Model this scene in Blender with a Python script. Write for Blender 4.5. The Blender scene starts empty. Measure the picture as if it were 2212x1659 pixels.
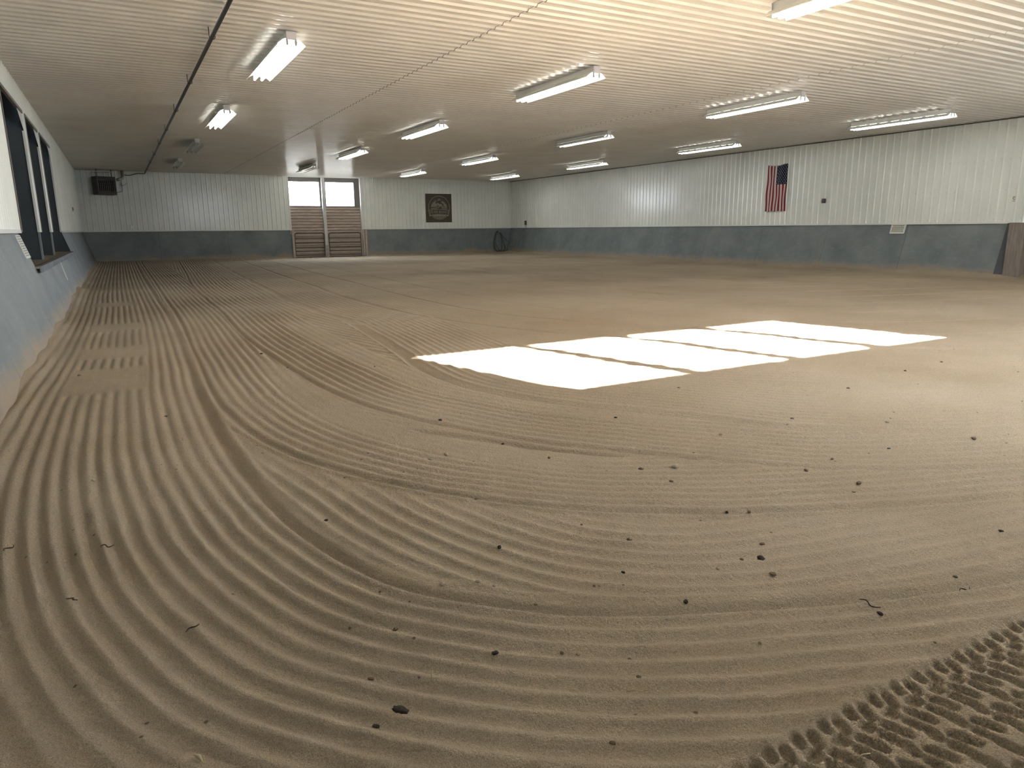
import bpy, bmesh, math, random
import numpy as np
from mathutils import Vector, Matrix, noise as mnoise

C = bpy.context.scene.collection
random.seed(7)
RNG = np.random.RandomState(11)

# ------------------------------------------------------------------ camera
W, H = 2212, 1659
FPX, YAW, PITCH, ROLL = 1506.46, 0.504561, 0.220126, -0.00945254
CAMZ = 1.2675
cam_d = bpy.data.cameras.new('camera'); cam = bpy.data.objects.new('camera', cam_d); C.objects.link(cam)
cam_d.sensor_fit = 'HORIZONTAL'; cam_d.sensor_width = 36.0; cam_d.lens = FPX / W * 36.0
cam_d.clip_start = 0.02; cam_d.clip_end = 300
fw = Vector((math.sin(YAW)*math.cos(PITCH), math.cos(YAW)*math.cos(PITCH), -math.sin(PITCH)))
rt = Vector((math.cos(YAW), -math.sin(YAW), 0)); up = rt.cross(fw)
r2 = rt*math.cos(ROLL)+up*math.sin(ROLL); u2 = -rt*math.sin(ROLL)+up*math.cos(ROLL)
M = Matrix(((r2.x, u2.x, -fw.x, 0), (r2.y, u2.y, -fw.y, 0), (r2.z, u2.z, -fw.z, CAMZ), (0, 0, 0, 1)))
cam.matrix_world = M
sc = bpy.context.scene
sc.camera = cam

# ------------------------------------------------------------------ light + exposure
sc.view_settings.view_transform = 'Standard'; sc.view_settings.look = 'None'
sc.view_settings.gamma = 1.0; sc.view_settings.use_curve_mapping = False
sc.view_settings.exposure = 1.08
SUN, SKY, TUBE = 92.0, 17.0, 12.5
wd = bpy.data.worlds.new('sky'); sc.world = wd; wd.use_nodes = True
bg = wd.node_tree.nodes['Background']; bg.inputs[0].default_value = (0.80, 0.90, 1.0, 1); bg.inputs[1].default_value = SKY
sd = bpy.data.lights.new('sun', 'SUN'); sd.energy = SUN; sd.angle = math.radians(0.6); sd.color = (1.0, 0.955, 0.88)
sun = bpy.data.objects.new('sun', sd); C.objects.link(sun)
sun.rotation_euler = Vector((-0.60, 2.12, -1.07)).to_track_quat('-Z', 'Y').to_euler()
def portal(x0, x1, z0, z1, y, into):
    l = bpy.data.lights.new('portal', 'AREA'); l.shape = 'RECTANGLE'; l.size = x1-x0; l.size_y = z1-z0
    l.cycles.is_portal = True
    o = bpy.data.objects.new('portal', l); C.objects.link(o); o.location = ((x0+x1)/2, y, (z0+z1)/2)
    o.rotation_euler = Vector((0, into, 0)).to_track_quat('-Z', 'Z').to_euler()

# ------------------------------------------------------------------ room constants
XL, XR, YN, YF, ZC, ZK = -1.18, 18.60, -0.35, 33.63, 3.69, 1.272
KX = 0.37                       # how far the slanted kick wall comes in at the floor
NEARWIN = [(4.47+1.335*k, 5.67+1.335*k) for k in range(4)]; NWZ = (2.47, 3.54)
FARWIN = [(7.12, 8.50), (8.80, 10.14)]; FWZ = (2.36, 3.43)
for a, b in NEARWIN: portal(a, b, NWZ[0], NWZ[1], YN-0.06, 1)
SIDE_FILL = (.2, 3.7, .35, 2.75)      # added unseen opening in the right wall, brightens the left wall
l = bpy.data.lights.new('portal', 'AREA'); l.shape = 'RECTANGLE'; l.size = SIDE_FILL[1]-SIDE_FILL[0]; l.size_y = SIDE_FILL[3]-SIDE_FILL[2]; l.cycles.is_portal = True
o = bpy.data.objects.new('portal', l); C.objects.link(o); o.location = (XR+.12, (SIDE_FILL[0]+SIDE_FILL[1])/2, (SIDE_FILL[2]+SIDE_FILL[3])/2)
o.rotation_euler = Vector((-1, 0, 0)).to_track_quat('-Z', 'Z').to_euler()
for a, b in FARWIN: portal(a, b, FWZ[0], FWZ[1], YF+0.30, -1)

# ------------------------------------------------------------------ materials
def new_mat(name):
    m = bpy.data.materials.new(name); m.use_nodes = True
    nt = m.node_tree; b = nt.nodes['Principled BSDF']; return m, nt, b
def N(nt, t, **k):
    n = nt.nodes.new(t)
    for a, v in k.items(): setattr(n, a, v)
    return n
def simple(name, col, rough=0.5, metal=0.0, bump=0, bscale=40, var=0, vscale=5, spec=0.5):
    m, nt, b = new_mat(name)
    b.inputs['Base Color'].default_value = (*col, 1); b.inputs['Roughness'].default_value = rough
    b.inputs['Metallic'].default_value = metal; b.inputs['Specular IOR Level'].default_value = spec
    tc = N(nt, 'ShaderNodeTexCoord')
    if var:
        n = N(nt, 'ShaderNodeTexNoise'); n.inputs['Scale'].default_value = vscale; n.inputs['Detail'].default_value = 6
        nt.links.new(tc.outputs['Object'], n.inputs['Vector'])
        r = N(nt, 'ShaderNodeValToRGB')
        r.color_ramp.elements[0].position = .35; r.color_ramp.elements[1].position = .68
        r.color_ramp.elements[0].color = (*[c*(1-var) for c in col], 1); r.color_ramp.elements[1].color = (*[min(1, c*(1+var*.6)) for c in col], 1)
        nt.links.new(n.outputs['Fac'], r.inputs['Fac']); nt.links.new(r.outputs['Color'], b.inputs['Base Color'])
    if bump:
        n = N(nt, 'ShaderNodeTexNoise'); n.inputs['Scale'].default_value = bscale; n.inputs['Detail'].default_value = 4
        nt.links.new(tc.outputs['Object'], n.inputs['Vector'])
        bp = N(nt, 'ShaderNodeBump'); bp.inputs['Strength'].default_value = bump; bp.inputs['Distance'].default_value = .01
        nt.links.new(n.outputs['Fac'], bp.inputs['Height']); nt.links.new(bp.outputs['Normal'], b.inputs['Normal'])
    return m
def emis(name, col, s):
    m, nt, b = new_mat(name)
    b.inputs['Base Color'].default_value = (*col, 1)
    b.inputs['Emission Color'].default_value = (*col, 1); b.inputs['Emission Strength'].default_value = s
    return m

def painted_steel(name, col, rough, coat, bs=.12):
    m, nt, b = new_mat(name)
    b.inputs['Roughness'].default_value = rough
    b.inputs['Coat Weight'].default_value = coat; b.inputs['Coat Roughness'].default_value = 0.16
    tc = N(nt, 'ShaderNodeTexCoord')
    n = N(nt, 'ShaderNodeTexNoise'); n.inputs['Scale'].default_value = 1.1; n.inputs['Detail'].default_value = 5
    nt.links.new(tc.outputs['Object'], n.inputs['Vector'])
    r = N(nt, 'ShaderNodeValToRGB'); r.color_ramp.elements[0].position = .3; r.color_ramp.elements[1].position = .7
    r.color_ramp.elements[0].color = (*[c*.9 for c in col], 1); r.color_ramp.elements[1].color = (*col, 1)
    nt.links.new(n.outputs['Fac'], r.inputs['Fac']); nt.links.new(r.outputs['Color'], b.inputs['Base Color'])
    n2 = N(nt, 'ShaderNodeTexNoise'); n2.inputs['Scale'].default_value = 2.5; n2.inputs['Detail'].default_value = 2
    nt.links.new(tc.outputs['Object'], n2.inputs['Vector'])
    bp = N(nt, 'ShaderNodeBump'); bp.inputs['Strength'].default_value = bs; bp.inputs['Distance'].default_value = .006
    nt.links.new(n2.outputs['Fac'], bp.inputs['Height']); nt.links.new(bp.outputs['Normal'], b.inputs['Normal'])
    nt.links.new(bp.outputs['Normal'], b.inputs['Coat Normal'])
    return m
M_wall = painted_steel('white ribbed steel', (.84, .86, .81), .38, .4, .03)
M_ceil = painted_steel('cream ribbed steel ceiling', (.66, .632, .592), .38, .35)

def sand_mat():
    m, nt, b = new_mat('raked sand footing')
    b.inputs['Roughness'].default_value = 1.0; b.inputs['Specular IOR Level'].default_value = .12
    tc = N(nt, 'ShaderNodeTexCoord')
    def noise(s, d, rg=.6):
        n = N(nt, 'ShaderNodeTexNoise'); n.inputs['Scale'].default_value = s; n.inputs['Detail'].default_value = d
        n.inputs['Roughness'].default_value = rg; nt.links.new(tc.outputs['Object'], n.inputs['Vector']); return n
    a = noise(.45, 4); g = noise(250, 3, .7); f = noise(60, 5, .7)
    r = N(nt, 'ShaderNodeValToRGB'); r.color_ramp.elements[0].position = .32; r.color_ramp.elements[1].position = .72
    r.color_ramp.elements[0].color = (.50, .41, .305, 1); r.color_ramp.elements[1].color = (.62, .53, .42, 1)
    nt.links.new(a.outputs['Fac'], r.inputs['Fac'])
    r2_ = N(nt, 'ShaderNodeValToRGB'); r2_.color_ramp.elements[0].position = .30; r2_.color_ramp.elements[1].position = .62
    r2_.color_ramp.elements[0].color = (.45, .42, .38, 1); r2_.color_ramp.elements[1].color = (1.08, 1.07, 1.05, 1)
    nt.links.new(g.outputs['Fac'], r2_.inputs['Fac'])
    mx = N(nt, 'ShaderNodeMix', data_type='RGBA', blend_type='MULTIPLY'); mx.inputs[0].default_value = .8
    nt.links.new(r.outputs['Color'], mx.inputs[6]); nt.links.new(r2_.outputs['Color'], mx.inputs[7])
    vo = N(nt, 'ShaderNodeTexVoronoi'); vo.inputs['Scale'].default_value = 13; nt.links.new(tc.outputs['Object'], vo.inputs['Vector'])   # scattered dark crumbs
    lt = N(nt, 'ShaderNodeMapRange'); lt.inputs[1].default_value = .06; lt.inputs[2].default_value = .10; lt.inputs[3].default_value = .75; lt.inputs[4].default_value = 0
    nt.links.new(vo.outputs['Distance'], lt.inputs[0])
    pk = N(nt, 'ShaderNodeSeparateColor'); nt.links.new(vo.outputs['Color'], pk.inputs[0])
    gt = N(nt, 'ShaderNodeMath', operation='GREATER_THAN'); gt.inputs[1].default_value = .72; nt.links.new(pk.outputs[0], gt.inputs[0])
    ml = N(nt, 'ShaderNodeMath', operation='MULTIPLY'); nt.links.new(lt.outputs[0], ml.inputs[0]); nt.links.new(gt.outputs[0], ml.inputs[1])
    mc = N(nt, 'ShaderNodeMix', data_type='RGBA'); mc.inputs[7].default_value = (.09, .065, .04, 1)
    nt.links.new(ml.outputs[0], mc.inputs[0]); nt.links.new(mx.outputs[2], mc.inputs[6])
    nt.links.new(mc.outputs[2], b.inputs['Base Color'])
    ad = N(nt, 'ShaderNodeMath', operation='MULTIPLY_ADD'); ad.inputs[1].default_value = .35
    nt.links.new(g.outputs['Fac'], ad.inputs[0]); nt.links.new(f.outputs['Fac'], ad.inputs[2])
    bp = N(nt, 'ShaderNodeBump'); bp.inputs['Strength'].default_value = 1.0; bp.inputs['Distance'].default_value = .018
    nt.links.new(ad.outputs[0], bp.inputs['Height']); nt.links.new(bp.outputs['Normal'], b.inputs['Normal'])
    return m
M_sand = sand_mat()

def kick_mat():
    m, nt, b = new_mat('slate painted plywood')
    b.inputs['Roughness'].default_value = .55
    tc = N(nt, 'ShaderNodeTexCoord'); sp = N(nt, 'ShaderNodeSeparateXYZ'); nt.links.new(tc.outputs['Object'], sp.inputs[0])
    def noise(s, d, rg=.6, src=None):
        n = N(nt, 'ShaderNodeTexNoise'); n.inputs['Scale'].default_value = s; n.inputs['Detail'].default_value = d
        n.inputs['Roughness'].default_value = rg; nt.links.new(src or tc.outputs['Object'], n.inputs['Vector']); return n
    a = noise(1.2, 6, .65)
    r = N(nt, 'ShaderNodeValToRGB'); r.color_ramp.elements[0].position = .3; r.color_ramp.elements[1].position = .75
    r.color_ramp.elements[0].color = (.135, .158, .172, 1); r.color_ramp.elements[1].color = (.235, .262, .265, 1)
    nt.links.new(a.outputs['Fac'], r.inputs['Fac'])
    # pale scuffs
    mp = N(nt, 'ShaderNodeMapping'); mp.inputs['Scale'].default_value = (1.2, 1.2, 5); mp.inputs['Rotation'].default_value = (.5, .4, 0)
    nt.links.new(tc.outputs['Object'], mp.inputs['Vector'])
    s = noise(2.6, 8, .75, mp.outputs[0])
    rs = N(nt, 'ShaderNodeValToRGB'); rs.color_ramp.elements[0].position = .56; rs.color_ramp.elements[1].position = .74
    rs.color_ramp.elements[0].color = (0, 0, 0, 1); rs.color_ramp.elements[1].color = (.5, .5, .5, 1)
    nt.links.new(s.outputs['Fac'], rs.inputs['Fac'])
    m1 = N(nt, 'ShaderNodeMix', data_type='RGBA'); m1.inputs[7].default_value = (.33, .36, .36, 1)
    nt.links.new(rs.outputs['Color'], m1.inputs[0]); nt.links.new(r.outputs['Color'], m1.inputs[6])
    # sand thrown against the foot of the wall
    n3 = noise(1.6, 7, .7)
    mz = N(nt, 'ShaderNodeMath', operation='MULTIPLY_ADD'); mz.inputs[1].default_value = -.55; nt.links.new(n3.outputs['Fac'], mz.inputs[0]); nt.links.new(sp.outputs['Z'], mz.inputs[2])
    mr = N(nt, 'ShaderNodeMapRange'); mr.inputs[1].default_value = -.22; mr.inputs[2].default_value = -.02; mr.inputs[3].default_value = .9; mr.inputs[4].default_value = 0
    nt.links.new(mz.outputs[0], mr.inputs[0])
    m2 = N(nt, 'ShaderNodeMix', data_type='RGBA'); m2.inputs[7].default_value = (.34, .265, .19, 1)
    nt.links.new(mr.outputs[0], m2.inputs[0]); nt.links.new(m1.outputs[2], m2.inputs[6])
    nt.links.new(m2.outputs[2], b.inputs['Base Color'])
    return m
M_kick = kick_mat()

def wood_mat(name, c0, c1, axis_scale, rough=.7):
    m, nt, b = new_mat(name); b.inputs['Roughness'].default_value = rough
    tc = N(nt, 'ShaderNodeTexCoord'); mp = N(nt, 'ShaderNodeMapping'); mp.inputs['Scale'].default_value = axis_scale
    nt.links.new(tc.outputs['Object'], mp.inputs['Vector'])
    n = N(nt, 'ShaderNodeTexNoise'); n.inputs['Scale'].default_value = 3; n.inputs['Detail'].default_value = 7; n.inputs['Roughness'].default_value = .65
    nt.links.new(mp.outputs[0], n.inputs['Vector'])
    r = N(nt, 'ShaderNodeValToRGB'); r.color_ramp.elements[0].position = .3; r.color_ramp.elements[1].position = .7
    r.color_ramp.elements[0].color = (*c0, 1); r.color_ramp.elements[1].color = (*c1, 1)
    nt.links.new(n.outputs['Fac'], r.inputs['Fac']); nt.links.new(r.outputs['Color'], b.inputs['Base Color'])
    return m
M_board = wood_mat('glare lightened boards', (.34, .26, .21), (.60, .50, .42), (1, 1, 14))  # wood tones lightened to carry the glare of the far windows
M_post = wood_mat('grey brown timber', (.17, .145, .13), (.30, .26, .235), (12, 12, 1))
M_ledge = wood_mat('dusty sill board', (.17, .15, .11), (.30, .25, .18), (6, 1, 6))
M_white = simple('white painted metal', (.72, .72, .69), .4)
M_trimw = simple('white trim', (.78, .78, .74), .4)
M_refl = simple('white enamel reflector', (.78, .77, .72), .3)
M_lampend = simple('lamp end plate', (.50, .47, .47), .4)
M_socket = simple('grey lamp holder', (.30, .29, .28), .5)
M_tube = emis('lit fluorescent tube', (1.0, 1.0, .94), TUBE)
M_tube_off = simple('dark fluorescent tube', (.62, .62, .58), .25)
M_black = simple('black iron pipe', (.018, .015, .012), .5)
M_dark = simple('dark slate panel', (.030, .038, .043), .6, var=.2, vscale=2)
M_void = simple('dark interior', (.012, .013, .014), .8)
M_galv = simple('galvanised steel', (.42, .42, .41), .3, metal=.9, var=.15)
M_heater = simple('dark brown heater cabinet', (.045, .038, .034), .45)
M_louver = simple('heater louver metal', (.16, .15, .14), .25, metal=.8)
M_gate = simple('dusty gate pipe', (.10, .085, .065), .45, metal=.3, var=.2)
M_hose = simple('dusty rubber hose', (.075, .075, .06), .6)
M_red = simple('flag red', (.22, .012, .018), .85, bump=.2, bscale=300)
M_fwhite = simple('flag white', (.60, .52, .50), .85, bump=.2, bscale=300)
M_blue = simple('flag blue', (.008, .009, .030), .85)
M_star = simple('flag star white', (.66, .64, .66), .85)
M_sbrown = simple('sign dark brown', (.075, .058, .038), .6, var=.12)
M_stan = simple('sign tan', (.27, .235, .175), .6)
M_sign = simple('sign white', (.70, .70, .64), .45)
M_ink = simple('printed black', (.035, .035, .03), .6)
M_inkr = simple('printed red brown', (.16, .035, .03), .6)
M_clod = simple('damp clod', (.17, .125, .08), .95, bump=.6, bscale=90)
M_clodd = simple('dark manure clod', (.035, .026, .018), .9, bump=.6, bscale=90)
M_stone = simple('pale stone', (.36, .30, .22), .9, bump=.4, bscale=90)
M_straw = simple('pale straw', (.50, .42, .27), .7)
M_bark = simple('bark chip', (.05, .036, .024), .9)
def glass_mat():
    m = bpy.data.materials.new('window pane'); m.use_nodes = True; nt = m.node_tree
    for n in list(nt.nodes): nt.nodes.remove(n)
    o = N(nt, 'ShaderNodeOutputMaterial'); t = N(nt, 'ShaderNodeBsdfTransparent'); g = N(nt, 'ShaderNodeBsdfGlossy')
    g.inputs['Roughness'].default_value = .05
    mx = N(nt, 'ShaderNodeMixShader'); mx.inputs[0].default_value = .06
    nt.links.new(t.outputs[0], mx.inputs[1]); nt.links.new(g.outputs[0], mx.inputs[2]); nt.links.new(mx.outputs[0], o.inputs[0])
    return m
M_glass = glass_mat()

# ------------------------------------------------------------------ mesh helpers
class MB:
    def __init__(s): s.v = []; s.f = []; s.m = []; s.cur = 0
    def quad(s, a, b, c, d):
        i = len(s.v); s.v += [a, b, c, d]; s.f.append((i, i+1, i+2, i+3)); s.m.append(s.cur)
    def poly(s, pts):
        i = len(s.v); s.v += list(pts); s.f.append(tuple(range(i, i+len(pts)))); s.m.append(s.cur)
    def box(s, x0, x1, y0, y1, z0, z1):
        i = len(s.v)
        s.v += [(x0, y0, z0), (x1, y0, z0), (x1, y1, z0), (x0, y1, z0), (x0, y0, z1), (x1, y0, z1), (x1, y1, z1), (x0, y1, z1)]
        for f in ((0, 3, 2, 1), (4, 5, 6, 7), (0, 1, 5, 4), (1, 2, 6, 5), (2, 3, 7, 6), (3, 0, 4, 7)):
            s.f.append(tuple(i+k for k in f)); s.m.append(s.cur)
    def prism(s, pts, d):            # pts: 3D polygon, d: extrusion vector
        n = len(pts); i = len(s.v); d = Vector(d)
        s.v += [tuple(p) for p in pts] + [tuple(Vector(p)+d) for p in pts]
        s.f.append(tuple(range(i+n-1, i-1, -1))); s.m.append(s.cur)
        s.f.append(tuple(range(i+n, i+2*n))); s.m.append(s.cur)
        for k in range(n):
            q = (k+1) % n; s.f.append((i+k, i+q, i+n+q, i+n+k)); s.m.append(s.cur)
    def tube(s, path, r, seg=10, closed=False):
        path = [Vector(p) for p in path]; n = len(path); i0 = len(s.v)
        rr = r if isinstance(r, (list, tuple)) else [r]*n
        prev = None
        for k, p in enumerate(path):
            if closed: t = path[(k+1) % n]-path[k-1]
            else: t = path[min(k+1, n-1)]-path[max(k-1, 0)]
            t.normalize()
            if prev is None:
                a = Vector((0, 0, 1)) if abs(t.z) < .9 else Vector((1, 0, 0)); u = t.cross(a).normalized()
            else: u = (prev-t*prev.dot(t)).normalized()
            prev = u; w = t.cross(u)
            for j in range(seg):
                a = 2*math.pi*j/seg; s.v.append(tuple(p+(u*math.cos(a)+w*math.sin(a))*rr[k]))
        m = n if closed else n-1
        for k in range(m):
            for j in range(seg):
                q = (k+1) % n; b = (j+1) % seg
                s.f.append((i0+k*seg+j, i0+k*seg+b, i0+q*seg+b, i0+q*seg+j)); s.m.append(s.cur)
        if not closed:
            s.f.append(tuple(i0+j for j in range(seg-1, -1, -1))); s.m.append(s.cur)
            s.f.append(tuple(i0+(n-1)*seg+j for j in range(seg))); s.m.append(s.cur)
    def build(s, name, mats, parent=None, smooth=False, bevel=0):
        me = bpy.data.meshes.new(name); me.from_pydata([tuple(v) for v in s.v], [], s.f)
        if not isinstance(mats, (list, tuple)): mats = [mats]
        for m in mats: me.materials.append(m)
        me.polygons.foreach_set('material_index', s.m)
        if smooth: me.polygons.foreach_set('use_smooth', [True]*len(s.f))
        me.validate(); me.update()
        o = bpy.data.objects.new(name, me); C.objects.link(o)
        if parent: o.parent = parent
        if bevel:
            b = o.modifiers.new('bevel', 'BEVEL'); b.width = bevel; b.segments = 2; b.limit_method = 'ANGLE'
        if smooth and not bevel:
            pass
        return o
def tag(o, label=None, cat=None, group=None, kind=None):
    if label: o['label'] = label
    if cat: o['category'] = cat
    if group: o['group'] = group
    if kind: o['kind'] = kind
    return o
def empty(name, loc=(0, 0, 0), rz=0):
    o = bpy.data.objects.new(name, None); C.objects.link(o); o.location = loc; o.rotation_euler = (0, 0, rz); o.empty_display_size = .1
    return o
def struct(o): o['kind'] = 'structure'; return o
def copy_tree(o, parent=None):
    c = o.copy(); C.objects.link(c)
    if parent: c.parent = parent
    for ch in list(o.children): copy_tree(ch, c)
    return c
def text_mb(body, size, mat, name, parent, loc, basis, ext=.001, width=None):
    """lettering as a mesh; basis = 3x3 Matrix columns (right, up, out)"""
    cu = bpy.data.curves.new('lettering', 'FONT'); cu.body = body; cu.size = size; cu.align_x = 'CENTER'; cu.align_y = 'CENTER'
    cu.extrude = ext; cu.offset = size*.012
    t = bpy.data.objects.new('lettering', cu); me = bpy.data.meshes.new_from_object(t)
    bpy.data.objects.remove(t); bpy.data.curves.remove(cu)
    if width:
        xs = [v.co.x for v in me.vertices]; k = width/(max(xs)-min(xs))
        for v in me.vertices: v.co.x *= k
    o = bpy.data.objects.new(name, me); me.materials.clear(); me.materials.append(mat); C.objects.link(o)
    me.transform(Matrix.Translation(loc) @ basis.to_4x4())
    if parent: o.parent = parent
    return o

# ------------------------------------------------------------------ the sand floor (one height field)
def vnoise(x, y, f, seed=0):
    x = x*f+seed*17.3; y = y*f+seed*9.1
    xi = np.floor(x).astype(np.int64); yi = np.floor(y).astype(np.int64); xf = x-xi; yf = y-yi
    xf = xf*xf*(3-2*xf); yf = yf*yf*(3-2*yf)
    def h(a, b):
        n = (a*374761393+b*668265263+seed*974634777) & 0x7fffffff
        n = ((n ^ (n >> 13))*1274126177) & 0x7fffffff
        return ((n ^ (n >> 16)) & 0xffff)/65535.0
    return (h(xi, yi)*(1-xf)+h(xi+1, yi)*xf)*(1-yf)+(h(xi, yi+1)*(1-xf)+h(xi+1, yi+1)*xf)*yf
def fbm(x, y, f, o=4, seed=0):
    s = 0; a = .5
    for k in range(o): s = s+a*(vnoise(x, y, f, seed+k)-.5); f *= 2.03; a *= .5
    return s
def smooth_path(P, n=8):
    P = [np.array(p, float) for p in P]; P = [2*P[0]-P[1]]+P+[2*P[-1]-P[-2]]; out = []
    for i in range(1, len(P)-2):
        for k in range(n):
            t = k/n; a, b, c, d = P[i-1:i+3]
            out.append(.5*((2*b)+(-a+c)*t+(2*a-5*b+4*c-d)*t*t+(-a+3*b-3*c+d)*t**3))
    out.append(P[-2]); return np.array(out)
def sdist(X, Y, path):
    """signed distance (positive on the outer / wall side) and arc position"""
    best = np.full(X.shape, 1e9, np.float32); sg = np.ones(X.shape, np.float32); arc = np.zeros(X.shape, np.float32); acc = 0
    for i in range(len(path)-1):
        ax, ay = path[i]; bx, by = path[i+1]; dx, dy = bx-ax, by-ay; L = math.hypot(dx, dy)
        if L < 1e-6: continue
        t = ((X-ax)*dx+(Y-ay)*dy)/(L*L)
        lo = 0 if i else -50; hi = 1 if i < len(path)-2 else 50
        tc = np.clip(t, lo, hi); ex = X-ax-tc*dx; ey = Y-ay-tc*dy; d = ex*ex+ey*ey
        m = d < best; best = np.where(m, d, best); sg = np.where(m, -np.sign(dx*ey-dy*ex), sg); arc = np.where(m, acc+tc*L, arc); acc += L
    return np.sqrt(best)*sg, arc
G_A = smooth_path([(.62, 34), (.58, 20), (.60, 12), (.54, 8), (.48, 6), (.48, 4.48), (.54, 3.5), (.62, 2.9), (.78, 2.36), (.95, 2.1), (1.18, 1.88), (1.49, 1.68), (1.93, 1.49), (2.43, 1.31), (2.9, 1.19), (4.2, .95)])
G_D = smooth_path([(.75, 34), (.66, 16), (.63, 11.3), (.56, 8.9), (.51, 7), (.49, 5.6), (.57, 4.7), (.69, 4.14), (.85, 3.67), (1.08, 3.21), (1.32, 2.89), (1.63, 2.54), (1.96, 2.29), (2.7, 1.89), (3.58, 1.53), (5, 1.1)])
G_S2 = smooth_path([(2.2, 34), (1.7, 24), (1.4, 18.3), (1.29, 12.3), (1.19, 9.3), (1.2, 7.7), (1.27, 6.4), (1.38, 5.2), (1.65, 4.34), (1.99, 3.64), (2.64, 2.79), (3.5, 2.0), (5, 1.4)])
G_E = smooth_path([(4.6, 30), (2.95, 14), (2.6, 9), (2.42, 7), (2.31, 6.1), (2.31, 5.38), (2.43, 4.75), (2.68, 4.2), (3.21, 3.41), (3.69, 2.75), (4.6, 2.1), (6.5, 1.4)])
G_S3 = smooth_path([(3.6, 34), (3.04, 23), (2.81, 16.8), (2.66, 12.5), (2.75, 9.8), (3.4, 7.3), (4.3, 5.8), (5.6, 4.3), (8, 2.6), (13, 1)])
G_J = smooth_path([(.80, 4.2), (.95, 3.4), (1.05, 2.82), (1.22, 2.30), (1.42, 1.98), (1.75, 1.74), (2.3, 1.55), (3.2, 1.35)])
def axis_samples(lo, fine_hi, hi, d0, g):
    a = list(np.arange(lo, fine_hi, d0)); d = d0
    while a[-1] < hi:
        d = max(d0, d*g) ; a.append(a[-1]+d)
    a[-1] = hi; return np.array(a)
def ss(a, b, x):
    if a > b: return 1-ss(b, a, x)
    t = np.clip((x-a)/(b-a), 0, 1); return t*t*(3-2*t)
def sand_height(X, Y):
    base = fbm(X, Y, .35, 3, 1)*.05+fbm(X, Y, 2.2, 3, 5)*.014
    wob = fbm(X, Y, 1.7, 3, 9)*.05
    ampn = np.clip(.62+1.5*fbm(X, Y, .9, 3, 21), .12, 1.15)
    def grooves(d, s, A, sharp=1.5, seed=0):
        q = d+wob*.4; c = .5+.5*np.cos(2*np.pi*q/s); k = np.floor(q/s).astype(np.int64)
        return A*(c**sharp-.4)*ampn
    h = np.zeros(X.shape)
    dF, aF = sdist(X, Y, G_S3)
    far = 1-.35*ss(18, 30, Y)
    gF = grooves(dF, .105, .015)*far*(1-.5*ss(4, 10, X)*ss(3, 12, Y))
    q = (dF+wob*1.5)/1.07; gF = gF-.020*np.exp(-((q-np.round(q))/.045)**2)
    h = gF
    dE, aE = sdist(X, Y, G_E)
    def apply(h, new, m): return h*(1-m)+new*m
    m = ss(-1.35, -1.30, dE)*(1-ss(.02, .06, dE))
    gE = grooves(dE, .085, .018)
    gE = gE*(1-.85*np.exp(-((dE+.05)/.12)**2))-.036*np.exp(-((dE+.06)/.062)**2)+.016*np.exp(-((dE-.02)/.025)**2)
    h = apply(h, gE, m*(1-ss(8, 11, Y)))
    dS, aS = sdist(X, Y, G_S2)
    m = ss(-1.05, -1.0, dS)*(1-ss(.03, .06, dS))*(1-.6*ss(-.65, -.3, dS)*ss(2.5, 4, Y)*(1-ss(7, 9, Y))*0)
    m2 = m*(dE > -.02)
    gS = grooves(dS, .088, .022, .9)*(1-.85*ss(-.62, -.70, dS)*ss(3.0, 3.6, Y)*(1-ss(9, 11, Y)))-.014*np.exp(-((dS+.03)/.03)**2)
    h = apply(h, gS, m2)
    dD, aD = sdist(X, Y, G_D)
    m = ss(-.86, -.80, dD)*(1-ss(.02, .05, dD))
    gD = grooves(dD, .082, .024, .8)*(1-.85*ss(-.50, -.58, dD)*ss(2.6, 3.2, Y)*(1-ss(6.5, 8, Y)))-.014*np.exp(-((dD+.03)/.03)**2)+.010*np.exp(-((dD-.03)/.025)**2)
    h = apply(h, gD, m*(dS > -.02))
    dA, aA = sdist(X, Y, G_A)
    dJ, aJ = sdist(X, Y, G_J)
    m = ss(0, .06, dD)*(1-ss(-.05, 0, dA))*(Y < 4.6)
    gJ = grooves(dJ, .092, .021)*(.35+.65*np.clip(ss(.05, .35, dD)+.0, 0, 1))
    h = apply(h, gJ, m)
    m = ss(-.05, -.01, dA)*(1-ss(1.25, 1.6, dA))
    kA = ss(2.6, 4.2, Y); gA = grooves(dA-.02, .083, .028, 1.25)*(1-kA)+grooves(dA-.02, .083, .024, .55)*kA
    gA = gA*(1-.75*ss(.75, 1.35, dA)*ss(1.2, 2.8, 4.4-Y)*(1-ss(4, 5, Y)))
    gA = gA-.030*np.exp(-((dA-.045)/.042)**2)*(1-.6*ss(6, 9, Y))+.016*np.exp(-((dA+.03)/.03)**2)
    # smoothed crossings in the left hand band
    for yc, w in ((14.3, .5), (10.9, .45), (8.6, .5), (7.0, .7)):
        gA = gA*(1-.93*(1-ss(w*.75, w*.95, np.abs(Y-yc+.25*fbm(X, Y, 3, 2, 81))))*ss(.36, .44, dA)*(1-ss(1.0, 1.15, dA)))
    h = apply(h, gA, m)
    # scuffed line crossing the grooves
    sx = np.exp(-((Y-7.85+.08*(X-1.3))/.05)**2)*ss(1.1, 1.3, X)*(1-ss(2.5, 2.8, X))
    h = h+sx*.04*fbm(X, Y, 14, 2, 33)
    # tyre tread pressed in along the near wall
    T = ss(1.0, 1.18, X)*(1-ss(1.005, 1.03, Y))*ss(.38, .44, Y)
    trk = -.010+fbm(X, Y, 20, 2, 41)*.002
    P = .1025; u = (X-1.57)/P
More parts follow.
